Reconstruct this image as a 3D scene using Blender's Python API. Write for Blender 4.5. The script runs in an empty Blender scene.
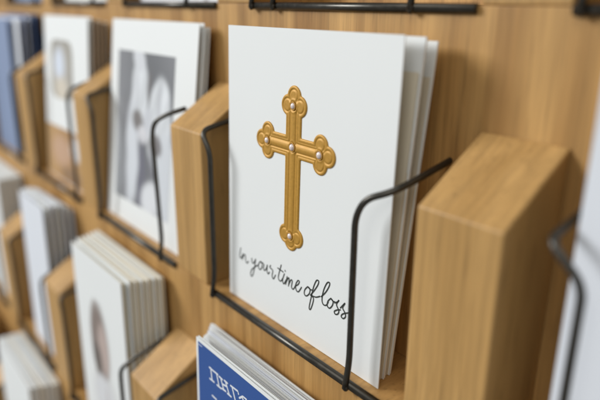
import bpy, math, random
from mathutils import Vector
random.seed(7)
C = bpy.context.scene.collection
D, R = .0371, .1683          # depth and height of one tier of the stepped card rack
BH, BH2 = .096, .1203        # a block's front height and its back height (its top slopes)

# ------------------------------------------------------------------ materials
def new_mat(name):
    m = bpy.data.materials.new(name); m.use_nodes = True
    return m, m.node_tree.nodes, m.node_tree.links, m.node_tree.nodes['Principled BSDF']

def wood(name, light, dark, top_stretch=14, across=48):
    m, N, L, P = new_mat(name)
    tc = N.new('ShaderNodeTexCoord'); oi = N.new('ShaderNodeObjectInfo')
    add = N.new('ShaderNodeVectorMath'); add.operation = 'MULTIPLY_ADD'
    add.inputs[1].default_value = (1, 1, 1)
    mul = N.new('ShaderNodeVectorMath'); mul.operation = 'SCALE'; mul.inputs[0].default_value = (3.1, 1.7, 5.3)
    L.new(oi.outputs['Random'], mul.inputs['Scale'])
    L.new(tc.outputs['Object'], add.inputs[0]); L.new(mul.outputs[0], add.inputs[2])
    def noise(scale, sx, sy, sz, detail, rough=.55, dist=0):
        mp = N.new('ShaderNodeMapping'); mp.inputs['Scale'].default_value = (sx, sy, sz)
        L.new(add.outputs[0], mp.inputs[0])
        n = N.new('ShaderNodeTexNoise'); n.inputs['Scale'].default_value = scale
        n.inputs['Detail'].default_value = detail; n.inputs['Roughness'].default_value = rough
        n.inputs['Distortion'].default_value = dist
        L.new(mp.outputs[0], n.inputs[0]); return n
    broad = noise(1, across, top_stretch, 3.2, 4, .5, .6)
    fine = noise(1, 420, top_stretch * 3, 9, 3)
    pores = noise(1, 1000, 330, 34, 2)
    r1 = N.new('ShaderNodeValToRGB')
    r1.color_ramp.elements[0].position = .33; r1.color_ramp.elements[0].color = (*dark, 1)
    r1.color_ramp.elements[1].position = .68; r1.color_ramp.elements[1].color = (*light, 1)
    L.new(broad.outputs[0], r1.inputs[0])
    def darken(prev, n, lo, hi, c):
        r = N.new('ShaderNodeMapRange'); r.inputs['From Min'].default_value = lo; r.inputs['From Max'].default_value = hi
        r.inputs['To Min'].default_value = c; r.inputs['To Max'].default_value = 1.0
        L.new(n.outputs[0], r.inputs[0])
        mx = N.new('ShaderNodeMix'); mx.data_type = 'RGBA'; mx.blend_type = 'MULTIPLY'; mx.inputs[0].default_value = 1
        L.new(prev, mx.inputs[6]); L.new(r.outputs[0], mx.inputs[7]); return mx.outputs[2]
    c = darken(r1.outputs[0], fine, .35, .62, .80)
    c = darken(c, pores, .30, .42, .76)
    patch = noise(1, 9, 5, 2.2, 3)
    c = darken(c, patch, .30, .62, .91)
    tone = N.new('ShaderNodeMapRange'); tone.inputs['To Min'].default_value = .96; tone.inputs['To Max'].default_value = 1.05
    L.new(oi.outputs['Random'], tone.inputs[0])
    tm = N.new('ShaderNodeVectorMath'); tm.operation = 'SCALE'; L.new(c, tm.inputs[0]); L.new(tone.outputs[0], tm.inputs['Scale'])
    L.new(tm.outputs[0], P.inputs['Base Color'])
    P.inputs['Roughness'].default_value = .48
    P.inputs['Specular IOR Level'].default_value = .35
    b = N.new('ShaderNodeBump'); b.inputs['Strength'].default_value = .25; b.inputs['Distance'].default_value = .0004
    L.new(fine.outputs[0], b.inputs['Height']); L.new(b.outputs[0], P.inputs['Normal'])
    return m

def paper(name, col, rough=.6, bump=.08):
    m, N, L, P = new_mat(name)
    tc = N.new('ShaderNodeTexCoord')
    n = N.new('ShaderNodeTexNoise'); n.inputs['Scale'].default_value = 900; n.inputs['Detail'].default_value = 3
    n2 = N.new('ShaderNodeTexNoise'); n2.inputs['Scale'].default_value = 18; n2.inputs['Detail'].default_value = 2
    L.new(tc.outputs['Object'], n.inputs[0]); L.new(tc.outputs['Object'], n2.inputs[0])
    r = N.new('ShaderNodeValToRGB')
    r.color_ramp.elements[0].color = (*[v * .965 for v in col], 1); r.color_ramp.elements[1].color = (*col, 1)
    L.new(n2.outputs[0], r.inputs[0]); L.new(r.outputs[0], P.inputs['Base Color'])
    b = N.new('ShaderNodeBump'); b.inputs['Strength'].default_value = bump; b.inputs['Distance'].default_value = .0002
    L.new(n.outputs[0], b.inputs['Height']); L.new(b.outputs[0], P.inputs['Normal'])
    P.inputs['Roughness'].default_value = rough; P.inputs['Specular IOR Level'].default_value = .3
    return m

def metal(name, col, rough, metallic, scale=260, bump=.12, spread=.15):
    m, N, L, P = new_mat(name)
    tc = N.new('ShaderNodeTexCoord'); n = N.new('ShaderNodeTexNoise')
    n.inputs['Scale'].default_value = scale; n.inputs['Detail'].default_value = 4
    L.new(tc.outputs['Object'], n.inputs[0])
    r = N.new('ShaderNodeValToRGB'); r.color_ramp.elements[0].position = .3; r.color_ramp.elements[1].position = .75
    r.color_ramp.elements[0].color = (*[v * (1 - spread) for v in col], 1); r.color_ramp.elements[1].color = (*[min(1, v * (1 + spread)) for v in col], 1)
    L.new(n.outputs[0], r.inputs[0]); L.new(r.outputs[0], P.inputs['Base Color'])
    q = N.new('ShaderNodeMapRange'); q.inputs['To Min'].default_value = rough - .08; q.inputs['To Max'].default_value = rough + .12
    L.new(n.outputs[0], q.inputs[0]); L.new(q.outputs[0], P.inputs['Roughness'])
    b = N.new('ShaderNodeBump'); b.inputs['Strength'].default_value = bump; b.inputs['Distance'].default_value = .0002
    L.new(n.outputs[0], b.inputs['Height']); L.new(b.outputs[0], P.inputs['Normal'])
    P.inputs['Metallic'].default_value = metallic
    return m

def printed(name):
    m, N, L, P = new_mat(name)
    a = N.new('ShaderNodeAttribute'); a.attribute_name = 'print'
    L.new(a.outputs['Color'], P.inputs['Base Color']); P.inputs['Roughness'].default_value = .45
    return m

OAK = wood('oak_board', (.63, .37, .132), (.355, .185, .056))
BLOCK = wood('oak_block', (.65, .39, .145), (.46, .262, .086), 20, 34)
WHITE = paper('white_card', (.80, .82, .812))
CREAM = paper('cream_envelope', (.80, .73, .55), .7)
KRAFT = paper('beige_envelope', (.72, .65, .51), .75)
IVORY = paper('ivory_paper', (.80, .77, .69), .7)
COOL = paper('cool_white_card', (.73, .76, .81))
PALEBLUE = paper('pale_blue_card', (.22, .28, .42))
BLUE = paper('blue_card', (.035, .095, .31), .5)
NAVY = paper('navy_card', (.035, .06, .13), .5)
TAN = paper('tan_kraft_card', (.50, .36, .22), .75)
TAUPE = paper('taupe_card', (.58, .50, .40), .75)
WIRE = metal('dark_bronze_wire', (.075, .07, .06), .33, .8)
GOLD = metal('gold_foil', (.50, .265, .038), .50, .2, 700, .2, .08)
PEARL = metal('pearl', (.80, .70, .67), .24, .15, 200, .02, .04)
INK = paper('dark_ink', (.045, .05, .045), .6)
WHITE_INK = paper('white_ink', (.72, .75, .80), .5)
PRINT = printed('printed_picture')

# ------------------------------------------------------------------ object helpers
def mesh(name, V, F, mat, parent=None, smooth=False, attr=None):
    me = bpy.data.meshes.new(name); me.from_pydata([tuple(v) for v in V], [], F); me.update()
    me.materials.append(mat)
    if smooth: me.polygons.foreach_set('use_smooth', [True] * len(me.polygons))
    if attr:
        a = me.color_attributes.new('print', 'FLOAT_COLOR', 'POINT')
        a.data.foreach_set('color', [c for col in attr for c in (*col, 1)])
    o = bpy.data.objects.new(name, me); C.objects.link(o)
    if parent: o.parent = parent
    return o

def thing(name, label, cat, loc, group=None):
    o = bpy.data.objects.new(name, None); o.empty_display_size = .02; C.objects.link(o)
    o.location = loc; o['label'] = label; o['category'] = cat
    if group: o['group'] = group
    return o

def bevel(o, w, seg=2):
    b = o.modifiers.new('bevel', 'BEVEL'); b.width = w; b.segments = seg; b.limit_method = 'ANGLE'
    return o

def tube(path, r, n=12, bend=.006, steps=6, cap=True):
    """round bar along a polyline with its corners rounded"""
    P = [Vector(p) for p in path]; pts = [P[0]]
    for i in range(1, len(P) - 1):
        a, b, c = P[i-1], P[i], P[i+1]
        d = min(bend, (a-b).length * .48, (c-b).length * .48)
        s, e = b + (a-b).normalized() * d, b + (c-b).normalized() * d
        for k in range(steps + 1):
            t = k / steps; pts.append(s * (1-t)**2 + b * 2*t*(1-t) + e * t*t)
    pts.append(P[-1])
    V, F = [], []
    up = None
    for i, p in enumerate(pts):
        t = (pts[min(i+1, len(pts)-1)] - pts[max(i-1, 0)]).normalized()
        if up is None:
            up = t.orthogonal().normalized()
        up = (up - t * up.dot(t)).normalized(); sd = t.cross(up)
        for k in range(n):
            a = 2*math.pi*k/n; V.append(p + (up*math.cos(a) + sd*math.sin(a)) * r)
        if i:
            for k in range(n):
                F.append(((i-1)*n+k, (i-1)*n+(k+1) % n, i*n+(k+1) % n, i*n+k))
    if cap:
        F.append(tuple(range(n))[::-1]); F.append(tuple(range((len(pts)-1)*n, len(pts)*n)))
    return V, F

def merge(*parts):
    V, F = [], []
    for v, f in parts:
        o = len(V); V += list(v); F += [tuple(i+o for i in q) for q in f]
    return V, F

def ball(c, r, sx=1, sy=1, sz=1, n=20, m=12):
    V = [Vector(c) + Vector((0, 0, r*sz))]; F = []
    for i in range(1, m):
        th = math.pi*i/m
        for k in range(n):
            a = 2*math.pi*k/n
            V.append(Vector(c) + Vector((r*sx*math.sin(th)*math.cos(a), r*sy*math.sin(th)*math.sin(a), r*sz*math.cos(th))))
    V.append(Vector(c) - Vector((0, 0, r*sz)))
    for k in range(n): F.append((0, 1+k, 1+(k+1) % n))
    for i in range(m-2):
        for k in range(n): F.append((1+i*n+k, 1+(i+1)*n+k, 1+(i+1)*n+(k+1) % n, 1+i*n+(k+1) % n))
    for k in range(n): F.append((len(V)-1, 1+(m-2)*n+(k+1) % n, 1+(m-2)*n+k))
    return V, F

# ------------------------------------------------------------------ the stepped rack
XL, XR = -1.05, .62
rack = thing('card_display_rack', 'stepped light oak display rack with upright blocks and dark wire holders filled with cards',
             'display rack', (0, 0, -3*R))
def W(x, y, z): return (x, y, z + 3*R)           # rack-local coordinates
def boxv(x0, x1, y0, y1, z0, z1):
    V = [W(x, y, z) for z in (z0, z1) for y in (y0, y1) for x in (x0, x1)]
    return V, [(0, 2, 3, 1), (4, 5, 7, 6), (0, 1, 5, 4), (1, 3, 7, 5), (3, 2, 6, 7), (2, 0, 4, 6)]
for k in range(-3, 3):
    v, f = boxv(XL, XR, k*D, k*D + .092, (k-1)*R + .0001, k*R)
    bevel(mesh('step_board', v, f, OAK, rack), .0003, 2)

def block(k, x0, x1):
    y0, y1, z = k*D + .0002, (k+1)*D - .0002, k*R + .0001
    prof = [(y0, z), (y1, z), (y1, z + BH2), (y0, z + BH)]
    V = [W(x, *p) for x in (x0, x1) for p in prof]
    F = [(0, 1, 2, 3), (7, 6, 5, 4), (0, 4, 5, 1), (1, 5, 6, 2), (2, 6, 7, 3), (3, 7, 4, 0)]
    o = mesh('divider_block', V, F, BLOCK, rack); bevel(o, .0009, 3)

cols = [-.94, -.765, -.588, -.414, -.240, -.0647, .1350, .335, .535]
def col_x(k, i):
    x = cols[i] + (-.006 if k == -1 else 0)
    if k == -1 and i == 4: return -.2584, -.2185
    if k == -1 and i == 5: return -.0707, -.0335
    if k == 1 and i == 6: return .1290, .1655
    if i == 4: return -.240, -.2068
    if i == 5: return -.0647, -.0269
    return x, x + .0375
for k in range(-3, 3):
    for i in range(len(cols)):
        block(k, *col_x(k, i))

BACK = [(.0053, -.001, .0922), (.0150, .004, .0964), (.0175, .015, .1000), (.0175, D + .002, .1055)]
def holder(k, left, lv, rv, right, rp=BACK, zl=.099, extra=None, jog=.004, slant=0):
    """rail along the step's front edge, an upright at each side turning back into the wood"""
    y0, z0 = k*D, k*R - (.0008 if k == 1 else 0)
    r = .0015
    o = mesh('wire_holder', *tube([W(left, y0-.0007, z0-.0003), W(right, y0-.0007, z0-.0003)], .0021), WIRE, rack, True)
    def foot(x): return ball(W(x, y0-.0030, z0-.0006), .0018, 1, .9, 1.2, 14, 10)
    def up(x, zt, jx, back):
        pts = [W(x, y0-.0034, z0-.0012), W(x, y0-.0012, z0+.012), W(x, y0-.0010, z0+zt-.011), W(x+jx, y0-.0012, z0+zt), W(x+back[0], y0+.017, z0+zt+.0035),
               W(x+back[1], y0+D+.003, z0+zt+back[2])]
        mesh('upright', *merge(tube(pts, r, bend=.0055), foot(x)), WIRE, o, True)
    up(lv, zl, -jog, (-jog - .0008, -jog - .0022, .0075))
    pts = [W(rv, y0-.0034, z0-.0012), W(rv, y0-.0012, z0+.012), W(rv-slant, y0-.001, z0+rp[0][2]-.0095)] + [W(rv-slant+a, y0+b, z0+c) for a, b, c in rp]
    mesh('upright', *merge(tube(pts, r, bend=.006), foot(rv)), WIRE, o, True)
    if extra is not None: up(extra, zl, 0, (0, 0, .006))
    return o
holder(0, -.0158, -.0150, .1033, .1290, jog=.0086)
holder(0, -.2010, -.1945, -.0842, -.0670, [(.0045, -.001, .0950), (.0127, .004, .1004), (.0235, .012, .1050)], .098, jog=.010, slant=.0045)
holder(0, -.3760, -.3640, -.2500, -.2420, [(.002, 0, .097), (.0090, .012, .103), (.0110, .030, .107)], .100)
holder(0, -.5500, -.5380, -.4270, -.4170, [(.002, 0, .097), (.0090, .012, .103), (.0110, .030, .107)], .100)
holder(0, .1990, .2012, .3080, .3300, BACK, .0995, jog=.0126)
holder(1, -.0231, -.0225, .0959, .1275, extra=-.0021)
holder(1, -.1992, -.1980, -.0985, -.0650)
holder(1, -.3740, -.3700, -.2640, -.2430)
holder(1, -.5500, -.5400, -.4300, -.4170)
holder(1, .1668, .1700, .3080, .3300)
holder(-1, -.0280, -.0260, .1040, .1250)
holder(-1, -.2130, -.2075, -.0868, -.0730, [(.0012, -.001, .0925), (.0055, .006, .0994), (.0115, .020, .1085), (.0135, D, .1135)], .097)
holder(-1, -.3780, -.3700, -.2680, -.2610, [(.001, 0, .093), (.006, .012, .101), (.008, .034, .108)])
holder(-1, -.5500, -.5400, -.4350, -.4230)
holder(-1, .1720, .1760, .3080, .3250)
for i, x in enumerate(cols[:-1]):
    if i not in (): 
        a = x + .0375 + .005; b = cols[i+1] - .004
        holder(-2, a, a + .003, b - .022, b)
        if i < 2:
            for k in (1, 0, -1): holder(k, a, a + .003, b - .022, b - (.006 if k == -1 else 0))

# ------------------------------------------------------------------ cards
def leaf_fn(k, x0, x1, h, yb, yt, bow=0, skew=0, tilt=0):
    """point of a standing leaf in world space: x, height above its foot, offset towards the viewer"""
    def P(x, z, off=0):
        t = z / h
        y = k*D + yb + (yt-yb)*t + bow*math.sin(math.pi*min(1, max(0, t))) + skew*(x-x0)
        return Vector((x + tilt*z, y - off, k*R + .0003 + z))
    P.r = (x0, x1, h)
    return P

def leaf_geo(P, th=.00035, nx=6, nz=12):
    x0, x1, h = P.r; V, F = [], []
    for off in (0, -th):
        for j in range(nz+1):
            for i in range(nx+1): V.append(P(x0+(x1-x0)*i/nx, h*j/nz, off))
    n = nx+1; m = n*(nz+1)
    for j in range(nz):
        for i in range(nx):
            a = j*n+i; F.append((a, a+1, a+n+1, a+n)); F.append((m+a, m+a+n, m+a+n+1, m+a+1))
    for i in range(nx):
        F.append((i, m+i, m+i+1, i+1)); a = nz*n+i; F.append((a, a+1, m+a+1, m+a))
    for j in range(nz):
        a = j*n; F.append((a, a+n, m+a+n, m+a)); a = j*n+nx; F.append((a, m+a, m+a+n, a+n))
    return V, F

def rel(V, o): return [Vector(v) - o.location for v in V]

def card(name, label, cat, k, x0, x1, h, yb, yt, mat, group=None, gape=.0015, gape_b=.0006, bow=0, skew=0, tilt=0, leaves=2, inner=None, th=.00035, as_parts=False, back_mat=None, inset=0):
    group = group or ('envelopes on the display rack' if cat == 'envelope' else 'greeting cards on the display rack')
    """folded card: two leaves joined along the left fold, slightly open on the right"""
    root_loc = Vector(((x0+x1)/2, k*D + yb, k*R))
    fns = [leaf_fn(k, x0, x1, h, yb, yt, bow, skew, tilt)]
    for q in range(1, leaves):
        f = q/(leaves-1)
        fns.append(leaf_fn(k, x0, x1 - inset - (.0006*q if inner else 0), h - (.0008*q if inner else 0), yb+th+.0003+gape_b*f, yt+th+.0003+gape*.35*f, bow, skew + gape*f/(x1-x0), tilt))
    if as_parts:
        t = thing(name, label, cat, root_loc, group)
        for q, fn in enumerate(fns):
            v, f = leaf_geo(fn, th)
            m = mat if q == 0 else (inner if inner and q < leaves-1 else (back_mat or mat))
            mesh('front_leaf' if q == 0 else ('insert_sheet' if (inner and q < leaves-1) else 'back_leaf'), rel(v, t), f, m, t)
        return t, fns[0]
    geo = merge(*[leaf_geo(fn, th) for fn in fns])
    o = mesh(name, geo[0], geo[1], mat); o.location = root_loc
    for vv in o.data.vertices: vv.co -= root_loc
    o['label'] = label; o['category'] = cat
    if group: o['group'] = group
    return o, fns[0]

def print_patch(name, t, P, x0, x1, z0, z1, fn, nx=70, nz=90, off=.00012, mask=None):
    V, F, A = [], [], []
    for j in range(nz+1):
        for i in range(nx+1):
            u, v = i/nx, j/nz
            V.append(P(x0+(x1-x0)*u, z0+(z1-z0)*v, off) - t.location); A.append(fn(u, v))
    for j in range(nz):
        for i in range(nx):
            a = j*(nx+1)+i
            if mask and not mask((i+.5)/nx, (j+.5)/nz): continue
            F.append((a, a+1, a+nx+2, a+nx+1))
    return mesh(name, V, F, PRINT, t, True, A)

def catmull(pts, n=7):
    if len(pts) < 3:
        return [(pts[0][0]+(pts[1][0]-pts[0][0])*i/4, pts[0][1]+(pts[1][1]-pts[0][1])*i/4) for i in range(5)]
    q = [pts[0]] + list(pts) + [pts[-1]]; out = []
    for i in range(1, len(q)-2):
        a, b, c, d = q[i-1:i+3]
        for s in range(n):
            t = s/n
            out.append(tuple(.5*(2*b[e] + (c[e]-a[e])*t + (2*a[e]-5*b[e]+4*c[e]-d[e])*t*t + (3*b[e]-a[e]-3*c[e]+d[e])*t**3) for e in (0, 1)))
    out.append(tuple(pts[-1])); return out

def pen(P, loc, strokes, w, off, smooth=True):
    """flat ink ribbons of width w (metres) on a leaf, round ended"""
    V, F = [], []
    for s_i, s in enumerate(strokes):
        pts = catmull([(x/1000, z/1000) for x, z in s]) if smooth else [(x/1000, z/1000) for x, z in s]
        o2 = off + s_i*2e-6
        n = len(pts); base = len(V)
        for i, (x, z) in enumerate(pts):
            a, b = pts[max(0, i-1)], pts[min(n-1, i+1)]
            dx, dz = b[0]-a[0], b[1]-a[1]; l = math.hypot(dx, dz) or 1
            nx_, nz_ = -dz/l*w/2, dx/l*w/2
            V.append(P(x+nx_, z+nz_, o2) - loc); V.append(P(x-nx_, z-nz_, o2) - loc)
            if i: q = base+2*i; F.append((q-2, q-1, q+1, q))
        for (x, z) in (pts[0], pts[-1]):
            b0 = len(V)
            for k in range(10):
                a = 2*math.pi*k/10; V.append(P(x+math.cos(a)*w/2, z+math.sin(a)*w/2, o2+1e-6) - loc)
            F.append(tuple(range(b0, b0+10)))
    return V, F

# --- the main card -------------------------------------------------------------
MX0, MX1, MH = -.0105, .1145, .1570
cross_card, PF = card('greeting_card', 'white folded card with raised gold cross and the handwritten words in your time of loss', 'greeting card',
    0, MX0, MX1, MH, .0068, .0108, WHITE, gape=.0003, gape_b=.0002, leaves=2, th=.0005, inset=.0012, as_parts=True)
TEXT = [[(1.38, 32.55), (0.45, 28.95), (0.31, 26.69), (1.5, 26.31), (3.08, 28.42)], [(3.34, 29.76), (3.08, 25.9)], [(3.08, 26.69), (4.64, 29.42), (5.93, 29.62), (6.32, 27.02), (7.49, 25.24), (9.27, 26.8)], [(12.66, 29.98), (12.8, 27.88), (14.3, 27.48), (16.25, 30.46)], [(16.38, 30.65), (15.56, 26.0), (14.24, 21.26), (12.75, 18.91), (11.48, 19.85), (12.72, 23.04), (16.43, 26.23), (18.74, 27.89)], [(21.24, 31.05), (19.46, 28.91), (19.49, 26.4), (21.08, 26.06), (22.61, 28.13), (22.46, 30.34), (21.24, 30.9), (23.76, 30.65)], [(24.49, 30.3), (24.06, 27.74), (25.26, 26.96), (26.88, 29.05), (27.65, 31.2), (27.37, 27.73), (28.46, 26.1), (29.72, 27.53)], [(30.66, 31.89), (30.11, 30.51), (32.67, 29.65), (32.18, 26.34), (33.48, 24.96), (35.23, 27.84)], [(40.15, 35.47), (37.92, 28.47), (38.43, 26.23), (40.22, 26.24), (41.7, 28.41)], [(37.12, 32.72), (41.91, 32.12)], [(43.02, 31.45), (41.62, 27.29), (42.68, 25.49), (44.55, 28.39)], [(43.5, 33.57), (43.83, 33.26)], [(45.44, 30.68), (44.31, 25.89)], [(44.6, 26.95), (46.32, 30.14), (47.19, 30.03), (46.8, 25.84)], [(46.98, 26.78), (48.68, 29.95), (49.86, 29.82), (49.36, 26.25), (50.77, 25.5), (52.27, 27.52)], [(52.26, 27.8), (54.78, 29.77), (55.73, 31.76), (54.39, 31.74), (52.75, 28.63), (53.38, 26.02), (55.27, 25.83), (57.58, 29.22)], [(62.52, 31.52), (60.36, 29.0), (59.99, 26.57), (61.59, 25.94), (63.88, 28.12), (64.34, 30.81), (62.52, 31.52), (64.34, 30.72), (65.75, 30.94)], [(64.86, 27.67), (67.82, 31.59), (70.15, 35.29), (70.71, 37.62), (69.01, 37.3), (67.04, 33.1), (65.69, 27.59), (64.43, 22.02), (64.31, 19.84), (65.37, 20.04), (66.83, 23.86), (67.25, 26.96), (65.21, 27.73), (68.94, 28.23), (72.07, 29.9)], [(73.08, 30.14), (76.23, 33.84), (78.51, 37.95), (78.61, 39.82), (76.8, 38.89), (74.64, 34.27), (73.71, 29.01), (74.76, 26.65), (76.98, 27.08), (78.39, 29.45)], [(80.2, 32.13), (78.15, 29.76), (77.76, 27.16), (79.47, 26.49), (81.31, 28.64), (81.8, 31.02), (80.21, 32.05), (81.57, 31.24), (83.08, 31.38)], [(82.9, 30.83), (85.06, 32.2), (85.82, 33.46), (84.32, 30.45), (86.1, 28.0), (85.59, 26.02), (83.83, 25.1), (82.99, 26.19), (84.83, 27.78), (87.1, 28.83)], [(87.14, 29.88), (88.97, 32.23), (90.02, 33.45), (88.67, 30.52), (90.49, 28.52), (90.83, 26.69), (89.37, 25.17), (87.96, 25.75), (89.1, 27.53), (93.28, 29.95)]]
v, f = pen(PF, cross_card.location, TEXT, .00076, .0001)
t = mesh('lettering', v, f, INK, cross_card)

def smin(a, b, k):
    h = max(k-abs(a-b), 0)/k
    return min(a, b) - h*h*k/4
CXc, CZc = 47.9, 101.0
ENDS = [((CXc, 121.3), (0, 1), 131.0-121.3), ((CXc, 54.5), (0, -1), 54.5-46.4), ((27.0, CZc), (-1, 0), 27.0-16.9), ((68.4, CZc), (1, 0), 79.0-68.4)]
def sd_cross(x, z):
    def bx(cx, cz, hx, hz):
        dx, dz = abs(x-cx)-hx, abs(z-cz)-hz
        return math.hypot(max(dx, 0), max(dz, 0)) + min(max(dx, dz), 0)
    d = bx(CXc, (121.3+54.5)/2, 5.95, (121.3-54.5)/2)
    d = smin(d, bx((27.+68.4)/2, CZc, (68.4-27.)/2, 5.35), .8)
    for (gx, gz), (ax, az), tip in ENDS:
        px, pz = az, ax
        for s in (-1, 1):
            d = smin(d, math.hypot(x-(gx+px*s*4.6), z-(gz+pz*s*4.6)) - 5.15, .7)
        r = 5.1
        d = smin(d, math.hypot(x-(gx+ax*(tip-r)), z-(gz+az*(tip-r))) - r, .7)
    return d
def g(v, w): return math.exp(-(v/w)**2)
def relief(x, z, d):
    e = min(1, max(0, -d/1.1)); h = .52*math.sqrt(e*(2-e))
    h -= .22*g(-d-1.9, .42)                                   # chased line inside the rim
    gd = min(math.hypot(x-gx, z-gz) for (gx, gz) in [q[0] for q in ENDS]+[(CXc, CZc)])
    fade = min(1, max(0, (gd-2.6)/1.0))
    inv = abs(z-CZc) < 5.35 or 0
    u, w_ = x-CXc, z-CZc
    if 54.5 < z < 121.3 and abs(u) < 5.9:
        h += fade*(.30*g(u, 1.25) - .42*g(abs(u)-2.35, .55))
    if 27.0 < x < 68.4 and abs(w_) < 5.3 and abs(u) > 2.3:
        h += fade*(.30*g(w_, 1.25) - .42*g(abs(w_)-2.2, .55))
    for (gx, gz), (ax, az), tip in ENDS:
        px, pz = az, ax
        q = math.hypot(x-gx, z-gz)
        if q < 10:
            h += .25*g(q-3.0, .6)
            for s in (-1, 1):
                h -= .17*g(math.hypot(x-(gx+px*s*5.0), z-(gz+pz*s*5.0)) - 3.1, .45)*(1 if q > 3 else 0)
            h -= .17*g(math.hypot(x-(gx+ax*(tip-4.8)), z-(gz+az*(tip-4.8))) - 3.0, .45)*(1 if q > 3 else 0)
    h += .18*g(math.hypot(u, w_)-3.0, .6)
    return max(h, .05)
st = .26; idx = {}; V, F = [], []
nx, nz = int(66/st), int(90/st); X0c, Z0c = 14.5, 44.0
sdv = {}
def sdg(i, j):
    if (i, j) not in sdv: sdv[(i, j)] = sd_cross(X0c+i*st, Z0c+j*st)
    return sdv[(i, j)]
def vert(i, j):
    if (i, j) in idx: return idx[(i, j)]
    x, z = X0c+i*st, Z0c+j*st; d = sdg(i, j)
    if d > -.5*st:
        for _ in range(2):
            gx = (sd_cross(x+.02, z)-sd_cross(x-.02, z))/.04; gz = (sd_cross(x, z+.02)-sd_cross(x, z-.02))/.04
            d0 = sd_cross(x, z); x -= gx*d0; z -= gz*d0
        d = 0
    h = relief(x, z, d)
    V.append(PF(x/1000, z/1000, .0002 + h/1000) - cross_card.location); idx[(i, j)] = len(V)-1
    rim.setdefault('d', {})[len(V)-1] = (x, z) if d == 0 else None
    return idx[(i, j)]
rim = {}
for j in range(nz):
    for i in range(nx):
        cs = [(i, j), (i+1, j), (i+1, j+1), (i, j+1)]
        if sum(sdg(*c) for c in cs)/4 < 0:
            F.append(tuple(vert(*c) for c in cs))
from collections import Counter
ec = Counter()
for q in F:
    for a, b in zip(q, q[1:]+q[:1]): ec[(a, b)] += 1
bd = [(a, b) for (a, b) in ec if (b, a) not in ec]
low = {}
for a, b in bd:
    for q in (a, b):
        if q not in low:
            p = V[q]; V.append(Vector((p.x, p.y + .00026, p.z))); low[q] = len(V)-1
    F.append((b, a, low[a], low[b]))
cr = mesh('gold_cross', V, F, GOLD, cross_card, True)
for gx, gz in [q[0] for q in ENDS] + [(CXc, CZc)]:
    s = 1.15 if (gx, gz) == (CXc, CZc) or gx > 60 else 1.0
    c = PF(gx/1000, gz/1000, .00092) - cross_card.location
    mesh('pearl', *ball(c, (.00150*s), 1, .7, 1, 24, 16), PEARL, cr, True)
    ring = []
    m = 28; RV, RF = [], []
    for a in range(m):
        A = 2*math.pi*a/m
        for b in range(8):
            B = 2*math.pi*b/8; rr = .0019*s + .00026*math.cos(B)
            RV.append(c + Vector((rr*math.cos(A), -.00026*math.sin(B)-.0001, rr*math.sin(A))))
            RF.append((a*8+b, a*8+(b+1) % 8, ((a+1) % m)*8+(b+1) % 8, ((a+1) % m)*8+b))
    mesh('pearl_setting', RV, RF, GOLD, cr, True)

# cards behind the cross card
card('greeting_card', 'plain white folded card directly behind the gold cross card', 'greeting card', 0, MX0-.001, .1110, .1562, .0142, .0195, WHITE, tilt=.043, gape=.0003, gape_b=.0002, th=.0005, inset=.0006, as_parts=True)
card('greeting_card', 'rearmost white folded card in the stack behind the gold cross card', 'greeting card', 0, MX0-.001, .1104, .1542, .0188, .0285, WHITE, tilt=.038, gape=.0003, gape_b=.0002, th=.0005, inset=.0006, as_parts=True)

card('card_envelope', 'beige envelope tucked between the gold cross card and the white card behind it', 'envelope', 0, MX0, .1100, .1425, .0128, .0183, KRAFT, tilt=.043, gape=.0002, gape_b=.0001)
card('card_envelope', 'beige envelope in front of the rearmost white card of the cross card stack', 'envelope', 0, MX0, .1094, .1400, .0176, .0268, KRAFT, tilt=.040, gape=.0002, gape_b=.0001)

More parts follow.
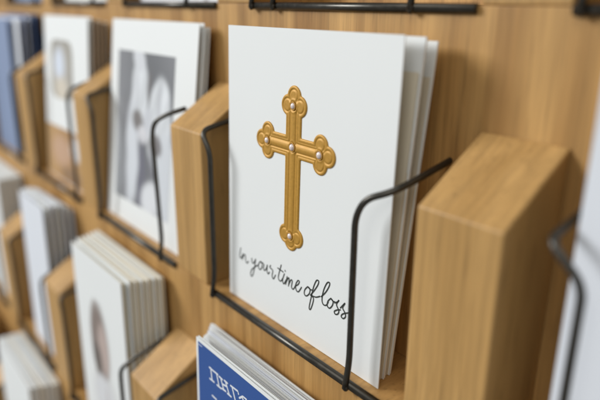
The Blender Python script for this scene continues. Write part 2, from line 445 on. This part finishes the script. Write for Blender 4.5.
# --- card with the black and white photograph ----------------------------------
def soft(u, v, cx, cy, rx, ry, p=2.2):
    q = ((u-cx)/rx)**2 + ((v-cy)/ry)**2
    return 1/(1+math.exp(min(60, (q-1)*2*p)))
def mixc(a, b, t): return tuple(a[i]*(1-t)+b[i]*t for i in range(3))
def wedding(u, v):
    u, v = u + .014*math.sin(11*v+2) + .006*math.sin(29*v+7*u), v + .008*math.sin(13*u+1)
    c = mixc((.14, .145, .155), (.23, .235, .25), .5+.5*math.sin(5*u+2*v))
    c = mixc(c, (.60, .64, .68), soft(u, v, .0, .22, .14, .45)*.5)
    fold = .90 + .10*math.sin(26*u + 3*math.sin(5*v))
    c = mixc(c, tuple(q*fold for q in (.78, .81, .84)), soft(u, v, .42, .74, .15, .24, 7))          # veiled figure
    c = mixc(c, (.66, .68, .71), soft(u, v, .40, .96, .11, .08, 4))
    c = mixc(c, tuple(q*fold for q in (.78, .81, .84)), soft(u, v, .78, .56, .20, .30, 7))          # second pale figure
    c = mixc(c, (.68, .71, .75), soft(u, v, .32, .32, .12, .36, 3))
    c = mixc(c, (.66, .69, .73), soft(u, v, .93, .22, .16, .34, 4))
    c = mixc(c, (.60, .62, .66), soft(u, v, .60, .58, .07, .09, 4))
    c = mixc(c, (.42, .43, .46), soft(u, v, .77, .68, .035, .15, 3)*.6)
    c = mixc(c, (.48, .49, .52), soft(u, v, .37, .74, .03, .15, 3)*.6)
    c = mixc(c, (.15, .13, .12), soft(u, v, .42, .565, .10, .07, 3)*.9)
    c = mixc(c, (.12, .10, .10), soft(u, v, .74, .44, .11, .07, 3)*.85)
    c = mixc(c, (.16, .15, .15), soft(u, v, .585, .80, .035, .10, 3)*.8)
    c = mixc(c, (.70, .70, .73), soft(u, v, .51, .49, .08, .06, 3))
    c = mixc(c, (.16, .16, .20), soft(u, v, .50, .20, .07, .24, 3)*.9)
    c = mixc(c, (.22, .22, .25), soft(u, v, .68, .30, .05, .14, 3)*.7)
    c = mixc(c, (.74, .76, .79), soft(u, v, .68, .08, .16, .12, 3))
    return tuple(x*.96 for x in c)
pc, PP = card('greeting_card', 'white card with a grey photograph of two pale draped figures', 'greeting card',
    0, -.2035, -.0680, .1560, .0078, .0262, WHITE, gape=.002, gape_b=.0006, as_parts=True)
print_patch('printed_photograph', pc, PP, -.1895, -.0965, .0185, .1335, wedding)
card('greeting_card', 'plain white card showing only as a thin edge behind the draped figures card', 'greeting card', 0, -.2020, -.0665, .1535, .0125, .0300, WHITE, as_parts=True)

# --- card with the oval picture --------------------------------------------------
def oval(u, v):
    c = mixc((.30, .28, .24), (.40, .38, .33), .5+.5*math.sin(4*u+3*v))
    c = mixc(c, (.52, .50, .46), soft(u, v, .5, .52, .40, .44, 5)*.6)
    c = mixc(c, (.68, .74, .84), soft(u, v, .40, .58, .22, .28))
    c = mixc(c, (.66, .60, .50), soft(u, v, .48, .18, .28, .20))
    return c
def warm(u, v):
    c = mixc((.42, .24, .105), (.54, .34, .16), .5+.5*math.sin(6*u+1.3))
    c = mixc(c, (.60, .40, .29), soft(u, v, .35, .55, .22, .28)*.7)
    c = mixc(c, (.75, .74, .74), soft(u, v, .70, .70, .12, .22))
    c = mixc(c, (.24, .16, .10), soft(u, v, .60, .15, .25, .15)*.7)
    return c
oc, PO = card('greeting_card', 'white card with a small arched grey picture above a warm brown printed base', 'greeting card',
    0, -.3610, -.2440, .1560, .0080, .0210, WHITE, gape=.002, as_parts=True)
print_patch('printed_picture', oc, PO, -.3430, -.2830, .080, .1345, oval, 80, 80, mask=lambda u, v: abs((u-.5)/.5)**5+abs((v-.5)/.5)**5 < 1)
print_patch('printed_picture', oc, PO, -.3608, -.2442, .001, .0520, warm, 40, 40)
lab4 = ['first tan card behind the arched picture card', 'taupe card between two tan cards behind the arched picture card', 'rear tan card in the stack behind the arched picture card', 'rearmost taupe card against the board behind the arched picture card']
for i in range(4):
    card('greeting_card', lab4[i], 'greeting card', 0, -.3590, -.2436+.0006*i, .1545-.0008*i, .0120+.0035*i, .0245+.0032*i, (TAN, TAUPE, TAN, TAUPE)[i], gape=.0016)

# --- blue and pale cards at the far left -----------------------------------------
far = [('pale blue card leaning at the front of the far left holder', PALEBLUE, -.545, .1500, .006, .010),
       ('cool white card behind the pale blue front card at far left', COOL, -.545, .1520, .010, .016),
       ('medium blue card between white cards in the far left holder', BLUE, -.542, .1530, .014, .021),
       ('second cool white card in the far left holder', COOL, -.541, .1530, .0185, .0255),
       ('navy blue card near the back of the far left holder', NAVY, -.540, .1545, .023, .030),
       ('navy blue card furthest back in the far left holder', NAVY, -.538, .1550, .0265, .0335)]
for i, (lb, m, x0, h, yb, yt) in enumerate(far):
    card('greeting_card', lb, 'greeting card', 0, x0, (-.455, -.4365, -.434, -.4320, -.4225, -.4205)[i], h, yb, yt, m, gape=.003)

# --- card cut by the right edge ---------------------------------------------------
card('greeting_card', 'cool white card cut off by the right edge of the photo', 'greeting card', 0, .1918, .3100, .1600, .0095, .0110, COOL, gape=.002, as_parts=True)
card('greeting_card', 'white card behind the one cut off by the right edge', 'greeting card', 0, .1950, .3120, .1560, .0150, .0200, WHITE, as_parts=True)

# --- upper step: cards whose feet show above the rails ---------------------------
for x0, x1, m, lb in [(-.189, -.070, COOL, 'pale card standing on the upper rail above the draped figures card'),
                      (-.363, -.250, WHITE, 'white card standing on the upper rail above the arched picture card'),
                      (-.540, -.425, PALEBLUE, 'pale blue card standing on the upper rail at far left')]:
    card('greeting_card', lb, 'greeting card', 1, x0, x1, .156, .007, .016, m, as_parts=True)
card('greeting_card', 'white card on the upper step above the right edge card', 'greeting card', 1, .185, .310, .156, .007, .016, WHITE, as_parts=True)

# --- blue card and the stack behind it -------------------------------------------
blue, PB = card('greeting_card', 'blue card with white border and white serif capitals at the bottom of the photo', 'greeting card',
    -1, .0110, .1280, .1605, -.0335+D, -.0295+D, WHITE, gape=.001, gape_b=.0004, th=.0006, as_parts=True)
V = []; n = 10
for j in range(n+1):
    for i in range(n+1): V.append(PB(.0131+(.1262-.0131)*i/n, .0025+(.1588-.0025)*j/n, .00008) - blue.location)
mesh('blue_print', V, [(j*(n+1)+i, j*(n+1)+i+1, (j+1)*(n+1)+i+1, (j+1)*(n+1)+i) for j in range(n) for i in range(n)], BLUE, blue)
BT = [[(26.38, 148.47), (27.64, 141.65)], [(25.01, 148.2), (27.41, 148.08), (33.57, 148.23)], [(25.32, 141.34), (29.71, 141.46)], [(32.54, 147.81), (34.83, 141.64)], [(32.79, 141.33), (36.83, 141.39)], [(36.37, 147.89), (39.63, 142.03)], [(34.96, 147.75), (38.25, 147.69)], [(37.84, 141.95), (41.4, 142.22)], [(38.1, 144.86), (42.82, 145.81)], [(41.3, 148.0), (44.9, 142.12)], [(40.23, 148.15), (43.24, 148.09)], [(43.15, 141.86), (46.62, 141.88)], [(47.64, 148.29), (50.42, 142.36)], [(46.32, 148.34), (53.06, 148.75), (53.61, 147.46)], [(56.71, 147.62), (58.52, 145.83)], [(54.43, 145.55), (57.62, 148.26), (60.75, 148.29)], [(27.66, 131.85), (31.83, 131.69)]]
v, f = pen(PB, blue.location, BT, .00112, .00014, False)
mesh('lettering', v, f, WHITE_INK, blue)
v, f = pen(PB, blue.location, [[(13.6, 157.2), (17.5, 157.2)]], .0004, .00014, False)
mesh('print_line', v, f, WHITE_INK, blue)
ordn = ['first', 'second', 'third', 'fourth', 'fifth', 'sixth', 'seventh', 'eighth', 'ninth']
for i in range(9):
    u = i/8
    card('card_envelope', ordn[i] + ' white sheet behind the blue card, counted from the front', 'envelope', -1,
         .0085-.022*u + random.uniform(-.0012, .0012), .1270-.004*u + random.uniform(-.002, .002), .1560-.0065*u+random.uniform(-.0012, .0012),
         .0080+.0228*u, .0125+.0195*u, (WHITE, COOL, WHITE, WHITE, COOL)[i % 5], gape=.0010, gape_b=.0006, skew=random.uniform(-.004, .004))

# --- cream edged stack with the portrait card -------------------------------------
def portrait(u, v):
    c = (.72, .73, .72)
    c = mixc(c, (.24, .19, .165), soft(u, v, .46, .62, .32, .36, 4))
    c = mixc(c, (.50, .40, .36), soft(u, v, .60, .60, .19, .22, 3))
    c = mixc(c, (.15, .125, .11), soft(u, v, .33, .46, .17, .15, 4))
    c = mixc(c, (.72, .73, .75), soft(u, v, .52, .10, .42, .24, 4))
    c = mixc(c, (.50, .47, .46), soft(u, v, .60, .10, .05, .18, 3)*.6)
    return c
po, PQ = card('greeting_card', 'white card with a small brown portrait, front of the cream edged stack', 'greeting card', -1,
    -.1860, -.0895, .1545, .0045, .0060, WHITE, gape=.0012, gape_b=.0020, leaves=3, inner=CREAM, as_parts=True, back_mat=WHITE, th=.0009)
print_patch('printed_portrait', po, PQ, -.1670, -.1135, .020, .121, portrait, 80, 100, mask=lambda u, v: min(((u-.48)/.36)**2+((v-.62)/.40)**2, ((u-.52)/.46)**2+((v-.12)/.30)**2 + (9 if v < 0 else 0)) < 1)
for i in range(6):
    u = i/5
    card('greeting_card', ordn[i] + ' white card behind the brown portrait card, with cream inside', 'greeting card', -1,
         -.1885-.0065*u, -.0868+.0085*u, .1552+.0012*u+random.uniform(-.0008, .0008), .0090+.0190*u, .0110+.0190*u, WHITE if i % 2 == 0 else IVORY,
         gape=.0010, gape_b=.0022, leaves=3, inner=CREAM, as_parts=True, th=.0009)

# --- fanned pale cards lower left -----------------------------------------------
for i in range(5):
    u = i/4
    card('greeting_card', ordn[i] + ' pale card from the front in the fanned stack left of the cream edged stack', 'greeting card', -1,
         -.3420-.004*u+random.uniform(-.002, .002), -.2700+.0030*u+random.uniform(-.002, .002), .1600-.0050*u+random.uniform(-.002, .002), .0060+.0200*u, .0085+.0190*u, COOL if i % 2 == 0 else WHITE, gape=.0042, gape_b=.0004, skew=.008, th=.0007)
for i in range(5):
    u = i/4
    card('greeting_card', ordn[i] + ' white card from the front in the stack at the left edge, middle height', 'greeting card', -1,
         -.5500, -.4330, .1480+.001*u, .0060+.0200*u, .0085+.0215*u, WHITE, gape=.0008, th=.0016)
# --- lowest step in view -----------------------------------------------------------
for i in range(6):
    u = i/5
    card('greeting_card', ordn[i] + ' white card from the front in the lowest stack at bottom left', 'greeting card', -2,
         -.3620-.004*u, -.2490+.003*u, .1640-.0030*u+random.uniform(-.001, .001), .0060+.0215*u, .0085+.0225*u, (WHITE, WHITE, IVORY)[i % 3], gape=.0006, th=.0015)
for x0, x1, lb in [(-.186, -.078, 'white card below the cream edged stack'), (.010, .125, 'white card below the blue card'), (-.545, -.430, 'white card on the lowest step at far left')]:
    card('greeting_card', lb, 'greeting card', -2, x0, x1, .150, .007, .012, WHITE)

# ------------------------------------------------------------------ light
def area(name, loc, target, size, energy, color, size_y=None):
    l = bpy.data.lights.new(name, 'AREA'); l.energy = energy; l.size = size; l.color = color
    if size_y: l.shape = 'RECTANGLE'; l.size_y = size_y
    o = bpy.data.objects.new(name, l); C.objects.link(o); o.location = loc
    o.rotation_euler = (Vector(target) - Vector(loc)).to_track_quat('-Z', 'Y').to_euler()
    return o
area('window_light', (-2.3, -2.2, 1.5), (0, 0, .05), 1.15, 101, (.97, .985, 1.0))
area('fill_light', (.9, -1.7, 2.1), (0, 0, 0), 2.0, 26, (1, .96, .9))  # added fill from the upper front right, brightens stack edges and block sides
w = bpy.data.worlds.new('World'); bpy.context.scene.world = w; w.use_nodes = True
bgn = w.node_tree.nodes['Background']; bgn.inputs[0].default_value = (.90, .93, .93, 1); bgn.inputs[1].default_value = .24

# ------------------------------------------------------------------ camera
cam = bpy.data.cameras.new('camera'); co = bpy.data.objects.new('camera', cam); C.objects.link(co)
yaw, pitch, roll, f = .8883, -.3153, .009, 600.39
co.location = (.2742, -.1701, .1682)
Fw = Vector((-math.sin(yaw)*math.cos(pitch), math.cos(yaw)*math.cos(pitch), math.sin(pitch)))
Rt = Vector((math.cos(yaw), math.sin(yaw), 0)); Up = Rt.cross(Fw)
R2 = Rt*math.cos(roll) + Up*math.sin(roll); U2 = -Rt*math.sin(roll) + Up*math.cos(roll)
from mathutils import Matrix
M = Matrix((R2, U2, -Fw)).transposed(); co.rotation_euler = M.to_euler()
cam.sensor_width = 36; cam.lens = 36*f/600; cam.clip_start = .01; cam.clip_end = 20
cam.dof.use_dof = True; cam.dof.aperture_fstop = 4.0
foc = Vector((.062, .008, .07)); cam.dof.focus_distance = (foc - co.location).dot(Fw)
bpy.context.scene.camera = co
sc = bpy.context.scene
sc.view_settings.view_transform = 'Standard'; sc.view_settings.look = 'None'; sc.view_settings.exposure = .09
